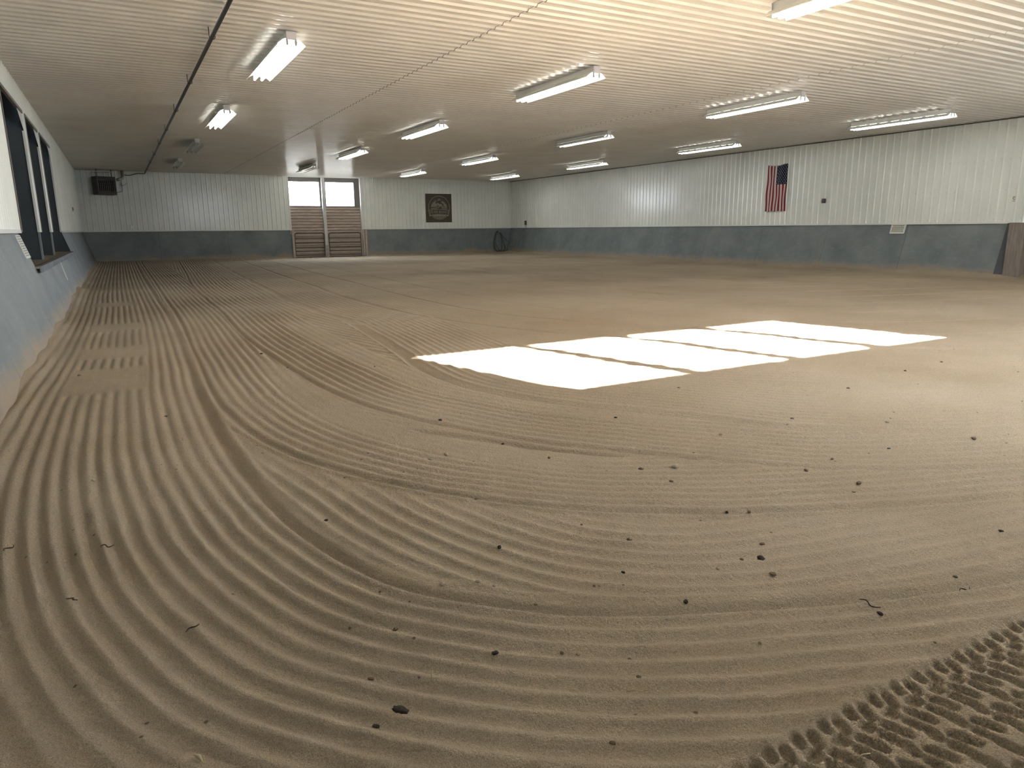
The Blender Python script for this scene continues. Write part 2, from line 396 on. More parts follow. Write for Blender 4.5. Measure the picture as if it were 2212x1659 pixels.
    def pit(cx, cy, ax, ay, ang):
        k = np.round((X-cx)/P); ex = X-cx-k*P; ey = Y-cy
        c, s_ = math.cos(ang), math.sin(ang); a = ex*c+ey*s_; b = -ex*s_+ey*c
        rr = (np.abs(a)/ax)**3+(np.abs(b)/ay)**3
        return 1-ss(.55, 1.25, rr)
    pits = 0
    for cx, cy, ax, ay, an in ((1.57, .992, .017, .026, -.35), (1.612, .972, .016, .034, -.45), (1.562, .937, .024, .020, .0), (1.520, .893, .017, .042, .35),
                               (1.475, .884, .017, .028, .25), (1.585, .838, .018, .030, -.1), (1.636, .788, .017, .042, .4), (1.695, .775, .017, .028, .35),
                               (1.60, .715, .018, .036, .2), (1.55, .66, .02, .026, 0), (1.57, .60, .017, .036, -.35), (1.60, .535, .018, .03, -.2), (1.57, .475, .018, .034, 0)):
        pits = np.maximum(pits, pit(cx, cy, ax, ay, an))
    trk = trk-.017*pits
    trk = trk+.008*np.exp(-((Y-1.03)/.02)**2)
    h = apply(h, trk, T)
    # wheel/foot disturbance in the lower right distance
    h = h+base+(fbm(X, Y, 11, 3, 51)*.006+fbm(X, Y, 38, 2, 61)*.0035*(Y < 9))*(1-.75*T)
    # banked against the walls
    h = h+.10*ss(-.62, -.95, X)*(1+2.4*fbm(X, Y, .8, 3, 71))+.10*ss(XR-.62, XR-.25, X)*(1+2.4*fbm(X, Y, .8, 3, 72))+.07*ss(YF-.5, YF-.1, Y)*(1-ss(6.9, 7.1, X)*(1-ss(10.4, 10.6, X)))
    return h
def build_floor():
    xs = np.concatenate([np.arange(XL-.02, 1.0, .0105), np.arange(1.0, 2.7, .0062), axis_samples(2.7, 4.6, XR+.05, .0105, 1.0045)])
    ya = list(np.arange(YN, .42, .0105))+list(np.arange(.43, 1.35, .0062))+list(np.arange(1.36, 4.2, .0105)); d = .0105
    while ya[-1] < YF+.35: d = max(.0105, (ya[-1])*.0030); ya.append(ya[-1]+d)
    ys = np.array(ya)
    X, Y = np.meshgrid(xs, ys); nx, ny = len(xs), len(ys)
    Z = sand_height(X, Y)
    co = np.stack([X, Y, Z], -1).reshape(-1, 3).astype(np.float32)
    me = bpy.data.meshes.new('floor'); nv = nx*ny; nf = (nx-1)*(ny-1)
    me.vertices.add(nv); me.vertices.foreach_set('co', co.ravel())
    i = (np.arange(ny-1)[:, None]*nx+np.arange(nx-1)[None, :]).ravel()
    q = np.stack([i, i+1, i+nx+1, i+nx], -1).astype(np.int32)
    me.loops.add(nf*4); me.loops.foreach_set('vertex_index', q.ravel())
    me.polygons.add(nf); me.polygons.foreach_set('loop_start', np.arange(0, nf*4, 4, dtype=np.int32))
    me.polygons.foreach_set('use_smooth', np.ones(nf, bool))
    me.materials.append(M_sand); me.update(calc_edges=True)
    o = bpy.data.objects.new('floor', me); C.objects.link(o); struct(o)
    print('floor verts', nv)
build_floor()
def gz(x, y): return float(sand_height(np.array([[float(x)]]), np.array([[float(y)]]))[0, 0])

# ------------------------------------------------------------------ ribbed steel skins
RP = 0.2004
def rib_profile(lo, hi, phase, step=RP, rib=.020, run=.017, top=.020):
    """(u, depth) polyline; depth>0 is toward the room"""
    out = [(lo, 0)]; k = math.ceil((lo-phase)/step)-1
    while True:
        c = phase+k*step; k += 1
        if c-top/2-run > hi: break
        for du, d in ((-top/2-run, 0), (-top/2, rib), (top/2, rib), (top/2+run, 0)):
            if lo < c+du < hi: out.append((c+du, d))
        for du in (.075, .1254):          # faint minor stiffeners in the pan
            for e, d in ((-.006, 0), (0, .002), (.006, 0)):
                if lo < c+du+e < hi: out.append((c+du+e, d))
    out.append((hi, 0)); out.sort(); return out
def ribbed(mb, lo, hi, z0, z1, place, phase, screws=(), **k):
    pr = rib_profile(lo, hi, phase, **k)
    for (a, da), (b, db) in zip(pr, pr[1:]):
        mb.quad(place(a, da, z0), place(b, db, z0), place(b, db, z1), place(a, da, z1))
    kk = math.ceil((lo-phase)/RP)
    while phase+kk*RP < hi:
        c = phase+kk*RP+.045
        for z in screws:
            if z0 < z < z1 and c < hi and random.random() < .9:
                zz = z+random.uniform(-.015, .015); s_ = .0065; mb.cur = 1
                P = [place(c+s_*math.cos(t), .006, zz+s_*math.sin(t)) for t in [j*math.pi/3 for j in range(6)]]
                mb.poly(P); mb.cur = 0
        kk += 1
M_screw = simple('painted screw head', (.20, .18, .15), .5)
def orient(mb): pass

# far wall
mb = MB(); pf = lambda u, d, z: (u, YF-d, z)
SCZ = (1.36, 2.05, 2.75, 3.5)
ribbed(mb, XL, 7.02, ZK, ZC, pf, .04, SCZ); ribbed(mb, 10.54, XR, ZK, ZC, pf, .04, SCZ)
struct(mb.build('wall_far', [M_wall, M_screw]))
# right wall
mb = MB(); pr_ = lambda u, d, z: (XR-d, u, z)
ribbed(mb, YN, SIDE_FILL[0], ZK, ZC, pr_, .047, SCZ); ribbed(mb, SIDE_FILL[1], YF, ZK, ZC, pr_, .047, SCZ); ribbed(mb, SIDE_FILL[0], SIDE_FILL[1], SIDE_FILL[3], ZC, pr_, .047, SCZ)
struct(mb.build('wall_right', [M_wall, M_screw]))
# left wall with three openings
BAYS = [(12.25, 15.0), (15.35, 17.65), (18.05, 20.75)]; ZT = 3.27
mb = MB(); pl_ = lambda u, d, z: (XL+d, u, z)
ribbed(mb, YN, BAYS[0][0], ZK, ZC, pl_, .03, SCZ); ribbed(mb, BAYS[2][1], YF, ZK, ZC, pl_, .03, SCZ)
ribbed(mb, BAYS[0][0], BAYS[2][1], ZT, ZC, pl_, .03, SCZ)
for (a, b), (c, d) in zip(BAYS, BAYS[1:]): ribbed(mb, b, c, ZK, ZT, pl_, .03, ())
for a, b in BAYS:                       # far upper corner closed by a gusset of the same sheet
    mb.poly([(XL+.004, b, ZT), (XL+.004, b-.75, ZT), (XL+.004, b, 2.95)])
wl = struct(mb.build('wall_left', [M_wall, M_screw]))
# near wall, behind the camera, with its row of four high windows
mb = MB(); x = XL
def pn(u, d, z): return (u, YN+d, z)
edges = [XL]+[e for w in NEARWIN for e in w]+[XR]
mb.cur = 0
for i in range(0, len(edges), 2):
    mb.box(edges[i], edges[i+1], YN-.12, YN, -.1, ZC)
for a, b in NEARWIN: mb.box(a, b, YN-.12, YN, -.1, NWZ[0]); mb.box(a, b, YN-.12, YN, NWZ[1], ZC)
struct(mb.build('wall_near', [M_wall]))
for k, (a, b) in enumerate(NEARWIN):
    mb = MB()
    for q in ((a, a+.02, NWZ[0], NWZ[1]), (b-.02, b, NWZ[0], NWZ[1]), (a, b, NWZ[0], NWZ[0]+.02), (a, b, NWZ[1]-.02, NWZ[1])):
        mb.box(q[0], q[1], YN-.09, YN-.04, q[2], q[3])
    w = struct(mb.build('window_%d' % (k+2), M_white))
    g = MB(); g.box(a+.02, b-.02, YN-.068, YN-.064, NWZ[0]+.02, NWZ[1]-.02); g.build('pane', M_glass, w)

# ceiling: three overlapping runs of ribbed sheet, ribs across the building
mb = MB()
SE = [XL, 4.42, 10.30, XR+.02]
yy = YN-.15
for s in range(3):
    dz = .006*(1 if s == 1 else 0)
    pr = rib_profile(YN-.15, YF+.1, .06, rib=.023, run=.024, top=.020)
    for (a, da), (b, db) in zip(pr, pr[1:]):
        x0, x1 = SE[s]-(.05 if s == 1 else 0), SE[s+1]+(.05 if s == 1 else 0)
        mb.quad((x0, a, ZC-da-dz), (x1, a, ZC-da-dz), (x1, b, ZC-db-dz), (x0, b, ZC-db-dz))
mb.cur = 1
k = 0
while .06+k*RP < YF:
    y = .06+k*RP+.05; k += 1
    for x in np.arange(-.45, XR, 1.86):
        xx = x+random.uniform(-.03, .03); s_ = .010
        if random.random() < .93:
            mb.poly([(xx+s_*math.cos(j*math.pi/3), y+s_*math.sin(j*math.pi/3), ZC-.009) for j in range(6)])
mb.cur = 2                                # dark lap lines where the sheets meet
for xs_, rot in ((4.37, 0), (10.35, 0)):
    for (a, da), (b, db) in zip(pr, pr[1:]):
        mb.quad((xs_-.004, a, ZC-da-.0068), (xs_+.004, a, ZC-da-.0068), (xs_+.004, b, ZC-db-.0068), (xs_-.004, b, ZC-db-.0068))
struct(mb.build('ceiling', [M_ceil, M_screw, M_bark]))
# ground outside the building
mb = MB(); g0 = -.16
for q in ((-60, XL-2, -60, 100), (XR+.1, 80, -60, 100), (XL-2, XR+.1, -60, YN-.2), (XL-2, XR+.1, YF+.6, 100)): mb.quad((q[0], q[2], g0), (q[1], q[2], g0), (q[1], q[3], g0), (q[0], q[3], g0))
struct(mb.build('ground', simple('pale gravel yard', (.50, .48, .44), .95, var=.15, vscale=1)))
# right wall head trim, coloured dark to paint in the shaded rib gap
mb = MB(); mb.box(XR-.035, XR, YN, YF, ZC-.045, ZC-.022); struct(mb.build('trim_1', simple('head trim with painted shade', (.10, .09, .075), .6)))

# ------------------------------------------------------------------ slanted kick walls
def kick_x(z): return XL+KX*(1-z/ZK)
def kick_panels(mb, us, ztop, P, zb=-.15):
    for a, b in zip(us, us[1:]):
        a2, b2 = a+.003, b-.003
        q = [P(a2, zb, 0), P(b2, zb, 0), P(b2, ztop, 0), P(a2, ztop, 0)]
        r = [P(a2, zb, -.02), P(b2, zb, -.02), P(b2, ztop, -.02), P(a2, ztop, -.02)]
        mb.quad(*q)
        for i in range(4): mb.quad(q[i], r[i], r[(i+1) % 4], q[(i+1) % 4])
    mb.cur = 1; a, b = us[0], us[-1]; mb.quad(P(a, zb, -.012), P(b, zb, -.012), P(b, ztop, -.012), P(a, ztop, -.012)); mb.cur = 0
def span(a, b, step=2.44):
    n = max(1, round((b-a)/step)); return [a+(b-a)*i/n for i in range(n+1)]
PL = lambda u, z, d: (kick_x(z)+d, u, z)
PR = lambda u, z, d: (XR-KX*(1-z/ZK)-d, u, z)
PF = lambda u, z, d: (u, YF-.10*(1-z/ZK)-d, z)
OY0, OY1, OZ = 11.85, 20.85, .80
mb = MB()
kick_panels(mb, span(YN, OY0), ZK, PL); kick_panels(mb, span(OY0, OY1), OZ, PL); kick_panels(mb, span(OY1, YF), ZK, PL)
struct(mb.build('baseboard_left', [M_kick, M_void]))
mb = MB(); kick_panels(mb, span(9.15, YF), ZK, PR)
mb.quad(PR(9.15, -.15, 0), PR(9.15, ZK, 0), (XR, 9.15, ZK), (XR, 9.15, -.15))
struct(mb.build('baseboard_right', [M_kick, M_void]))
mb = MB(); kick_panels(mb, span(XL, 7.05), ZK, PF); kick_panels(mb, span(10.5, XR), ZK, PF)
struct(mb.build('baseboard_far', [M_kick, M_void]))
# white cap strips
mb = MB(); mb.box(XL, XL+.045, YN, OY0+.02, ZK-.012, ZK+.035); mb.box(XL, XL+.045, OY1, YF, ZK-.012, ZK+.035); struct(mb.build('trim_2', M_trimw))
mb = MB(); mb.box(XR-.045, XR, 9.05, YF, ZK-.012, ZK+.035); struct(mb.build('trim_3', M_trimw))
mb = MB(); mb.box(XL, 7.03, YF-.04, YF, ZK-.012, ZK+.035); mb.box(10.52, XR, YF-.04, YF, ZK-.012, ZK+.035); struct(mb.build('trim_4', M_trimw))
# right edge: timber post and dark bay beyond
mb = MB()
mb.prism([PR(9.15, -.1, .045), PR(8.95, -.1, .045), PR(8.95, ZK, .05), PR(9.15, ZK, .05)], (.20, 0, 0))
struct(mb.build('trim_5', simple('slate end board with painted shade', (.075, .08, .095), .6)))  # slate colour darkened to paint in the shadow on this face
t = empty('timber_post', (XR-.32, 8.75, 0)); tag(t, 'grey brown timber post at the right end of the slate kick wall', 'post')
mb = MB(); mb.box(-.10, .30, -.16, .19, -.1, ZK+.01); mb.build('post_shaft', M_post, t, bevel=.01)
mb = MB(); mb.box(XR-.02, XR, YN, SIDE_FILL[0], -.15, ZK); mb.box(XR-.02, XR, SIDE_FILL[1], 8.6, -.15, ZK); mb.box(XR-.02, XR, SIDE_FILL[0], SIDE_FILL[1], -.15, SIDE_FILL[2])
struct(mb.build('dark_bay_sheet', M_void))  # black sheet painted in for the dark opening beyond the post
mb = MB()
for q in ((SIDE_FILL[0]-.08, SIDE_FILL[0], SIDE_FILL[2], SIDE_FILL[3]+.08), (SIDE_FILL[1], SIDE_FILL[1]+.08, SIDE_FILL[2], SIDE_FILL[3]+.08), (SIDE_FILL[0], SIDE_FILL[1], SIDE_FILL[3], SIDE_FILL[3]+.08)): mb.box(XR-.03, XR+.10, q[0], q[1], q[2], q[3])
struct(mb.build('side_fill_frame', M_white))  # frame of the added side opening, out of view
mb = MB(); mb.box(XR+.10, XR+2.6, YN-.4, 7.2, 2.86, 2.94); mb.box(XR+.10, XR+2.6, YN-.5, YN-.4, -.1, 2.94)   # added unseen roof and wall, keep the sun out of the side opening
struct(mb.build('sun_blocker', M_board))

# ------------------------------------------------------------------ opening on the left with its partitions
M_kickpost = simple('grey painted post', (.20, .23, .24), .5)
win = struct(empty('window_1', (XL, OY0, OZ)))
ox, oy, oz = XL, OY0, OZ
def W1(mb, x0, x1, y0, y1, z0, z1): mb.box(x0-ox, x1-ox, y0-oy, y1-oy, z0-oz, z1-oz)
mb = MB(); W1(mb, -2.7, kick_x(OZ)+.054, OY0-.02, OY1+.02, OZ-.03, OZ); mb.build('sill', M_ledge, win, bevel=.006)
mb = MB(); W1(mb, kick_x(OZ)+.055, kick_x(OZ)+.075, OY0-.02, OY1+.02, OZ-.085, OZ+.002); mb.build('sill_edge', simple('blue grey sill edge', (.20, .22, .25), .6, var=.3, vscale=6), win)
for k, (a, b) in enumerate(BAYS):
    mb = MB(); W1(mb, -2.7, XL-.02, b, b+.05, OZ, ZC-.05); mb.build('partition', M_dark, win)
    mb = MB(); W1(mb, XL-.022, XL+.012, b-.02, b+.05, ZK, 2.96 if k < 2 else ZT); mb.build('post', M_white, win)
    if k < 2:
        mb = MB(); W1(mb, XL-.02, XL+.012, b-.01, b+.05, OZ, ZK); mb.build('lower_post', M_kickpost, win)
    mb = MB(); W1(mb, XL-.02, XL+.025, a, b, ZT-.03, ZT+.02); W1(mb, XL-.02, XL+.022, a-.03, a+.01, ZK, ZT); mb.build('frame_angle', simple('brown angle trim', (.16, .13, .11), .5), win)
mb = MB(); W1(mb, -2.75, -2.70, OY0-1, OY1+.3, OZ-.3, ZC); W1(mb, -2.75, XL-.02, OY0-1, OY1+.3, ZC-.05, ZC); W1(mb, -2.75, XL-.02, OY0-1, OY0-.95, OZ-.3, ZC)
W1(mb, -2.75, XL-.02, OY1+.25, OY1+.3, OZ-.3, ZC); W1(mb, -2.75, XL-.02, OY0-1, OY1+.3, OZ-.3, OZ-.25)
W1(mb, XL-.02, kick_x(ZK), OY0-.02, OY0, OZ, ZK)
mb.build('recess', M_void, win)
# wall side reveal of the kick opening
mb = MB()
for y in (OY0, OY1): mb.poly([(kick_x(OZ)-ox, y-oy, 0), (XL-.05-ox, y-oy, 0), (XL-.05-ox, y-oy, ZK-oz), (XL-ox, y-oy, ZK-oz)])
mb.build('reveal', M_dark, win)

# ------------------------------------------------------------------ far doors
DY = YF+.20
def door(k, x0, x1, wx0, wx1):
    d = struct(empty('door_%d' % k, (x0, DY, 0)))
    mb = MB(); z = .02; n = 0; hgt = (FWZ[0]-.06)/17
    while z < FWZ[0]-.06:
        mb.prism([(0, 0, z), (0, -.03, z+.014), (0, -.03, z+hgt-.022), (0, 0, z+hgt-.010)], (x1-x0, 0, 0)); z += hgt
    mb.build('boards', M_board, d)
    mb = MB(); mb.box(0, x1-x0, .012, .06, -.05, FWZ[0]-.03); mb.box(0, x1-x0, -.035, .03, FWZ[0]-.07, FWZ[0]); mb.box(0, x1-x0, -.035, .03, FWZ[1], ZC)
    mb.box(0, wx0-x0, -.035, .03, FWZ[0], FWZ[1]); mb.box(wx1-x0, x1-x0, -.035, .03, FWZ[0], FWZ[1]); mb.build('door_frame', simple('grey brown door frame', (.16, .14, .13), .6), d)
    mb = MB(); nx_, nz_ = 5, 4
    for i in range(1, nx_): xx = wx0-x0+(wx1-wx0)*i/nx_; mb.box(xx-.005, xx+.005, -.012, 0, FWZ[0], FWZ[1])
    for i in range(1, nz_): zz = FWZ[0]+(FWZ[1]-FWZ[0])*i/nz_; mb.box(wx0-x0, wx1-x0, -.012, 0, zz-.005, zz+.005)
    mb.build('window_grid', M_gate, d)
    mb = MB(); mb.box(wx0-x0, wx1-x0, .008, .012, FWZ[0], FWZ[1]); mb.build('pane', M_glass, d)
door(1, 7.05, 8.64, *FARWIN[0]); door(2, 8.66, 10.42, *FARWIN[1])
mb = MB()
for x0, x1 in ((7.02, 7.08), (10.40, 10.54)): mb.box(x0, x1, YF-.015, DY+.06, 0-.05, ZC)
mb.box(7.02, 10.54, YF-.01, DY+.06, ZC-.06, ZC)
struct(mb.build('trim_6', M_white))
t = empty('door_post', (8.65, YF+.04, 0)); tag(t, 'pale weathered upright post between the two far sliding doors', 'post')
mb = MB(); mb.box(-.07, .07, -.05, .10, -.05, ZC-.06); mb.build('post_shaft', simple('dusty white post', (.55, .54, .52), .5, var=.2, vscale=3), t, bevel=.008)
mb = MB(); mb.box(-.085, .085, -.065, .11, -.05, .55); mb.build('post_sleeve', simple('scuffed pale sleeve', (.36, .33, .29), .6, var=.3, vscale=8), t)
t = empty('jamb_post', (7.10, YF-.10, 0)); tag(t, 'narrow brown upright at the left of the far doors', 'post')
mb = MB(); mb.box(-.05, .05, -.04, .06, -.05, 1.25); mb.build('post_shaft', M_board, t, bevel=.005)
t = empty('jamb_post', (10.46, YF-.10, 0)); tag(t, 'brown boarded upright at the right of the far doors', 'post')
mb = MB(); mb.box(-.07, .0, -.04, .06, -.05, 1.27); mb.box(.02, .12, -.07, .05, -.05, 1.27); mb.build('post_shaft', M_board, t, bevel=.005)
# pipe gates in front of the doors
def gate(x0, x1, label):
    g = empty('pipe_gate', (x0, YF-.02, 0)); tag(g, label, 'gate', 'pipe gates at the far doors'); w = x1-x0; r = .021
    zt, zb = 1.13, .10; R_ = .12
    pth = []
    for cx, cz, a0 in ((R_, zt-R_, 180), (w-R_, zt-R_, 90)):
        for a in range(0, 91, 15):
            t_ = math.radians(a0-a); pth.append((cx+R_*math.cos(t_), 0, cz+R_*math.sin(t_)))
    pth += [(w, 0, zb), (0, 0, zb)]
    mb = MB(); mb.tube(pth, r, 8, closed=True); mb.build('gate_frame', M_gate, g, smooth=True)
    for z in (.89, .67, .47, .30):
        mb = MB(); mb.tube([(0, 0, z), (w, 0, z)], .017, 8); mb.build('rail', M_gate, g, smooth=True)
    return g
gate(7.19, 8.54, 'dusty pipe gate with six rails before the left far door')
gate(8.77, 10.30, 'dusty pipe gate with six rails before the right far door')

# ------------------------------------------------------------------ fluorescent lamps
LL = 2.38
def make_lamp(lit):
    """lit: (left tube on, right tube on)"""
    t = empty('fluorescent_lamp')
    h = LL/2
    mb = MB(); mb.box(-.05, .05, -h, h, -.085, -.0); mb.build('housing', M_white, t, bevel=.004)
    for y in (-h-.006, h+.004):
        mb = MB(); mb.prism([(-.055, y, -.10), (.055, y, -.10), (.062, y, -.005), (-.062, y, -.005)], (0, .004, 0)); mb.build('end_plate', M_lampend, t)
    for sgn in (-1, 1):
        mb = MB()
        P0, P1, P2, P3 = (.050, -.078), (.085, -.092), (.105, -.100), (.172, -.152)
        def strip(a, b, y0, y1): mb.quad((sgn*a[0], y0, a[1]), (sgn*b[0], y0, b[1]), (sgn*b[0], y1, b[1]), (sgn*a[0], y1, a[1]))
        strip(P0, P1, -h, h); strip(P2, P3, -h, h)
        n = 9; pit_ = 2*h/n
        for i in range(n): strip(P1, P2, -h+i*pit_, -h+i*pit_+pit_*.30)     # bridges between the uplight slots
        strip(P1, P2, h-.02, h)
        q = [(sgn*.172, -h, -.152), (sgn*.172, h, -.152), (sgn*.168, h, -.160), (sgn*.168, -h, -.160)]; mb.quad(*q)
        o = mb.build('reflector', M_refl, t)
        so = o.modifiers.new('thickness', 'SOLIDIFY'); so.thickness = .002; so.offset = 0
    for sgn, on in ((-1, lit[0]), (1, lit[1])):
        mb = MB(); mb.tube([(sgn*.052, -h+.02, -.145), (sgn*.052, h-.02, -.145)], .0165, 12); mb.build('tube', M_tube if on else M_tube_off, t, smooth=True)
        for y in (-h, h-.012):
            mb = MB(); mb.prism([(sgn*.052-.013, y, -.084), (sgn*.052+.013, y, -.084), (sgn*.052+.013, y, -.150), (sgn*.052+.004, y, -.166), (sgn*.052-.013, y, -.158)], (0, .012, 0))
            mb.build('lamp_holder', M_socket, t)
    for y in (-h+.3, h-.3): mb = MB(); mb.box(-.02, .02, y-.01, y+.01, -.002, .022); mb.build('hanger', M_lampend, t)
    return t
LZ = ZC-.042
CX = [2.155, 6.66, 11.23, 15.80]
place_of = {0: 'leftmost row', 1: 'second row from left', 2: 'third row from left', 3: 'row nearest the right wall'}
lamps = []
RY = {0: [10.62, 16.45, 22.2, 28.0], 1: [10.50, 16.40, 22.25, 28.1], 2: [10.45, 16.30, 22.6, 28.9], 3: [10.35, 16.35, 22.7, 29.2]}
state = {(0, 2): 'off', (0, 3): 'off', (1, 3): 'off', (2, 1): 'half'}
nth = ['nearest fully visible in %s', 'second fully visible in %s', 'third fully visible in %s', 'farthest in the %s']
protos = {}
for c in range(4):
    for r in range(4):
        st = state.get((c, r), 'on')
        if st not in protos:
            protos[st] = o = make_lamp({'on': (1, 1), 'off': (0, 0), 'half': (0, 1)}[st])
        else: o = copy_tree(protos[st])
        o.location = (CX[c], RY[c][r], LZ)
        adj = {'on': 'lit', 'off': 'unlit', 'half': 'half lit'}[st]
        tag(o, '%s twin tube ceiling lamp, %s' % (adj, nth[r] % place_of[c]), 'ceiling lamp', 'fluorescent lamps on the ribbed ceiling')
o = copy_tree(protos['on']); o.location = (6.62, 4.72, LZ)
tag(o, 'lit ceiling lamp cut off by the top edge of the picture', 'ceiling lamp', 'fluorescent lamps on the ribbed ceiling')

# ------------------------------------------------------------------ gas pipe and heater
PXX, PZ = 1.30, ZC-.105
t = empty('gas_pipe', (PXX, YF-.35, PZ)); tag(t, 'long black iron pipe running along the ceiling from heater toward camera', 'pipe')
mb = MB(); mb.tube([(0, YN+.05-YF+.35, 0), (0, 0, 0)], .024, 12); mb.build('pipe_run', M_black, t, smooth=True)
mb = MB(); pts = [(0, 0, 0), (-.02, .08, -.01), (-.25, .22, .0), (-.55, .24, -.07), (-.85, .20, -.06)]
P = [Vector(p) for p in pts]; sm = smooth_path([tuple(p[:2]) for p in pts], 5)
zz = smooth_path([(p[0], p[2]) for p in pts], 5)
mb.tube([(a[0], a[1], b[1]) for a, b in zip(sm, zz)], .014, 8); mb.build('branch_pipe', M_black, t, smooth=True)
for y in np.arange(9.85, YF-1, 3.0):
    yy_ = y-(YF-.35)
    mb = MB(); arc_ = [(.0+.034*math.cos(a), yy_, .034*math.sin(a)) for a in [math.radians(q) for q in range(-10, 230, 20)]]
    arc2 = [(-.034*math.cos(a)+0, yy_, -.034*math.sin(a)) for a in [math.radians(q) for q in range(-60, 170, 20)]]
    mb.tube([(-.034, yy_, .105), (-.034, yy_, .0)]+[(-.034*math.cos(math.radians(q)), yy_, -.034*math.sin(math.radians(q))) for q in range(15, 200, 20)], .005, 6)
    mb.build('pipe_hook', M_black, t, smooth=True)
hx, hy = -.20, YF-.62
t = empty('unit_heater', (hx, hy, 2.70), math.radians(24)); tag(t, 'dark box shaped gas heater hung high in the far left corner', 'heater')
mb = MB(); w, dd, hh = .36, .42, .70
mb.box(-w, w, -dd/2, dd/2, 0, .15); mb.box(-w, w, -dd/2, dd/2, .56, hh); mb.box(-w, -w+.05, -dd/2, dd/2, .15, .56); mb.box(w-.05, w, -dd/2, dd/2, .15, .56); mb.box(-w, w, dd/2-.02, dd/2, .15, .56); mb.box(-w, w, -.02, 0, .15, .56)
mb.build('cabinet', M_heater, t, bevel=.006)
mb = MB()
for i in range(7): z = .17+i*.056; mb.prism([(-w+.05, -dd/2-.01, z), (-w+.05, -dd/2+.03, z+.028), (-w+.05, -dd/2+.034, z+.024), (-w+.05, -dd/2-.006, z-.004)], (2*w-.1, 0, 0))
mb.build('louvers', M_louver, t)
mb = MB()
for i in range(9): xx = -w+.07+i*(2*w-.14)/8; mb.box(xx-.006, xx+.006, -dd/2+.02, -dd/2+.035, .15, .56)
mb.build('tube_bank', M_galv, t)
for sx in (-.28, .28):
    mb = MB(); mb.box(sx-.012, sx+.012, -.10, -.08, hh, ZC-2.70-.02); mb.build('hanging_strap', M_black, t)
mb = MB(); mb.box(-.30, .32, -.11, -.07, hh+.16, hh+.20); mb.build('crossbar', M_galv, t)
mb = MB(); mb.box(.14, .28, -dd/2-.004, -dd/2, .07, .085); mb.build('maker_plate', M_inkr, t)
t2 = empty('flue_pipe', (hx+.52, hy-.02, 3.30)); tag(t2, 'short shiny flue elbow beside the hung heater', 'flue')
mb = MB(); mb.tube([(-.07, 0, -.02), (.06, 0, .02), (.13, .02, .05), (.17, .04, .12), (.17, .05, .36)], .055, 14); mb.build('elbow', M_galv, t2, smooth=True)
t3 = empty('gas_valve', (hx+.62, hy+.25, 3.12)); tag(t3, 'round shiny gas valve with thin black lines right of heater', 'valve')
mb = MB(); mb.tube([(0, -.03, 0), (0, .03, 0)], .035, 12); mb.tube([(0, 0, 0), (0, 0, .16)], .014, 8); mb.build('valve_body', M_galv, t3, smooth=True)
mb = MB(); mb.tube([(0, 0, -.03), (.005, 0, -.20), (-.03, 0, -.27), (-.14, -.02, -.30), (-.20, -.15, -.33)], .009, 8); mb.tube([(.01, 0, -.05), (.22, .02, .07)], .007, 6); mb.build('gas_line', M_black, t3, smooth=True)

# ------------------------------------------------------------------ flag on the right wall
def make_flag():
    t = empty('flag', (XR-.055, 16.04, 1.71)); tag(t, 'stars and stripes flag hanging lengthwise on the white right wall', 'flag')
    nu, nv = 26, 40; Wd, Hh = .80, 1.43
    def P(u, v, off=0):       # u 0..1 left to right in view (decreasing y), v 0 top .. 1 bottom
        z = Hh*(1-v)-.05*math.sin(math.pi*min(1, u/.85))*max(0, 1-v*5)*.8
        z += .012*math.sin(u*23)*v**6
        y = Wd/2-Wd*u-.025*(1-v)*(1-u)
        x = -.010-.010*math.sin(u*19+v*3)-.008*math.sin(u*7-v*9+1)-.006*math.sin(v*13+u*5)-off
        return (x, y, z)
    mb = MB()
    idx = [[None]*(nv+1) for _ in range(nu+1)]
    for i in range(nu+1):
        for j in range(nv+1): idx[i][j] = len(mb.v); mb.v.append(P(i/nu, j/nv))
    for i in range(nu):
        for j in range(nv):
            s = i//2
            m_ = 0 if s % 2 == 0 else 1
            if s >= 6 and j < 17: m_ = 2
            mb.f.append((idx[i][j], idx[i][j+1], idx[i+1][j+1], idx[i+1][j])); mb.m.append(m_)
    mb.cur = 3
    for r in range(11):                # 11 rows of alternating 5/4... stars laid out down the union
        n = 5 if r % 2 == 0 else 4
        for k in range(n):
            u = 6/13+(7/13)*((k+.5+(.5 if n == 4 else 0))/5); v = (17/40)*((r+.75)/11.5)
            c = Vector(P(u, v, .004)); R_ = .0165; pts = []
            for q in range(10):
                a = math.pi/2+q*math.pi/5; rr = R_ if q % 2 == 0 else R_*.42
                pts.append(tuple(c+Vector((0, rr*math.cos(a), rr*math.sin(a)))))
            for q in range(0, 10, 2): mb.poly([pts[(q-1) % 10], pts[q], pts[(q+1) % 10]])
            mb.poly([pts[q] for q in range(1, 10, 2)])
    mb.build('cloth', [M_red, M_fwhite, M_blue, M_star], t, smooth=True)
    mb = MB(); n = 12
    for i in range(n):
        a = P(i/n, 0, .002); b = P((i+1)/n, 0, .002); mb.quad(a, b, (b[0], b[1], b[2]+.022), (a[0], a[1], a[2]+.022))
    mb.build('header_tape', M_fwhite, t)
make_flag()

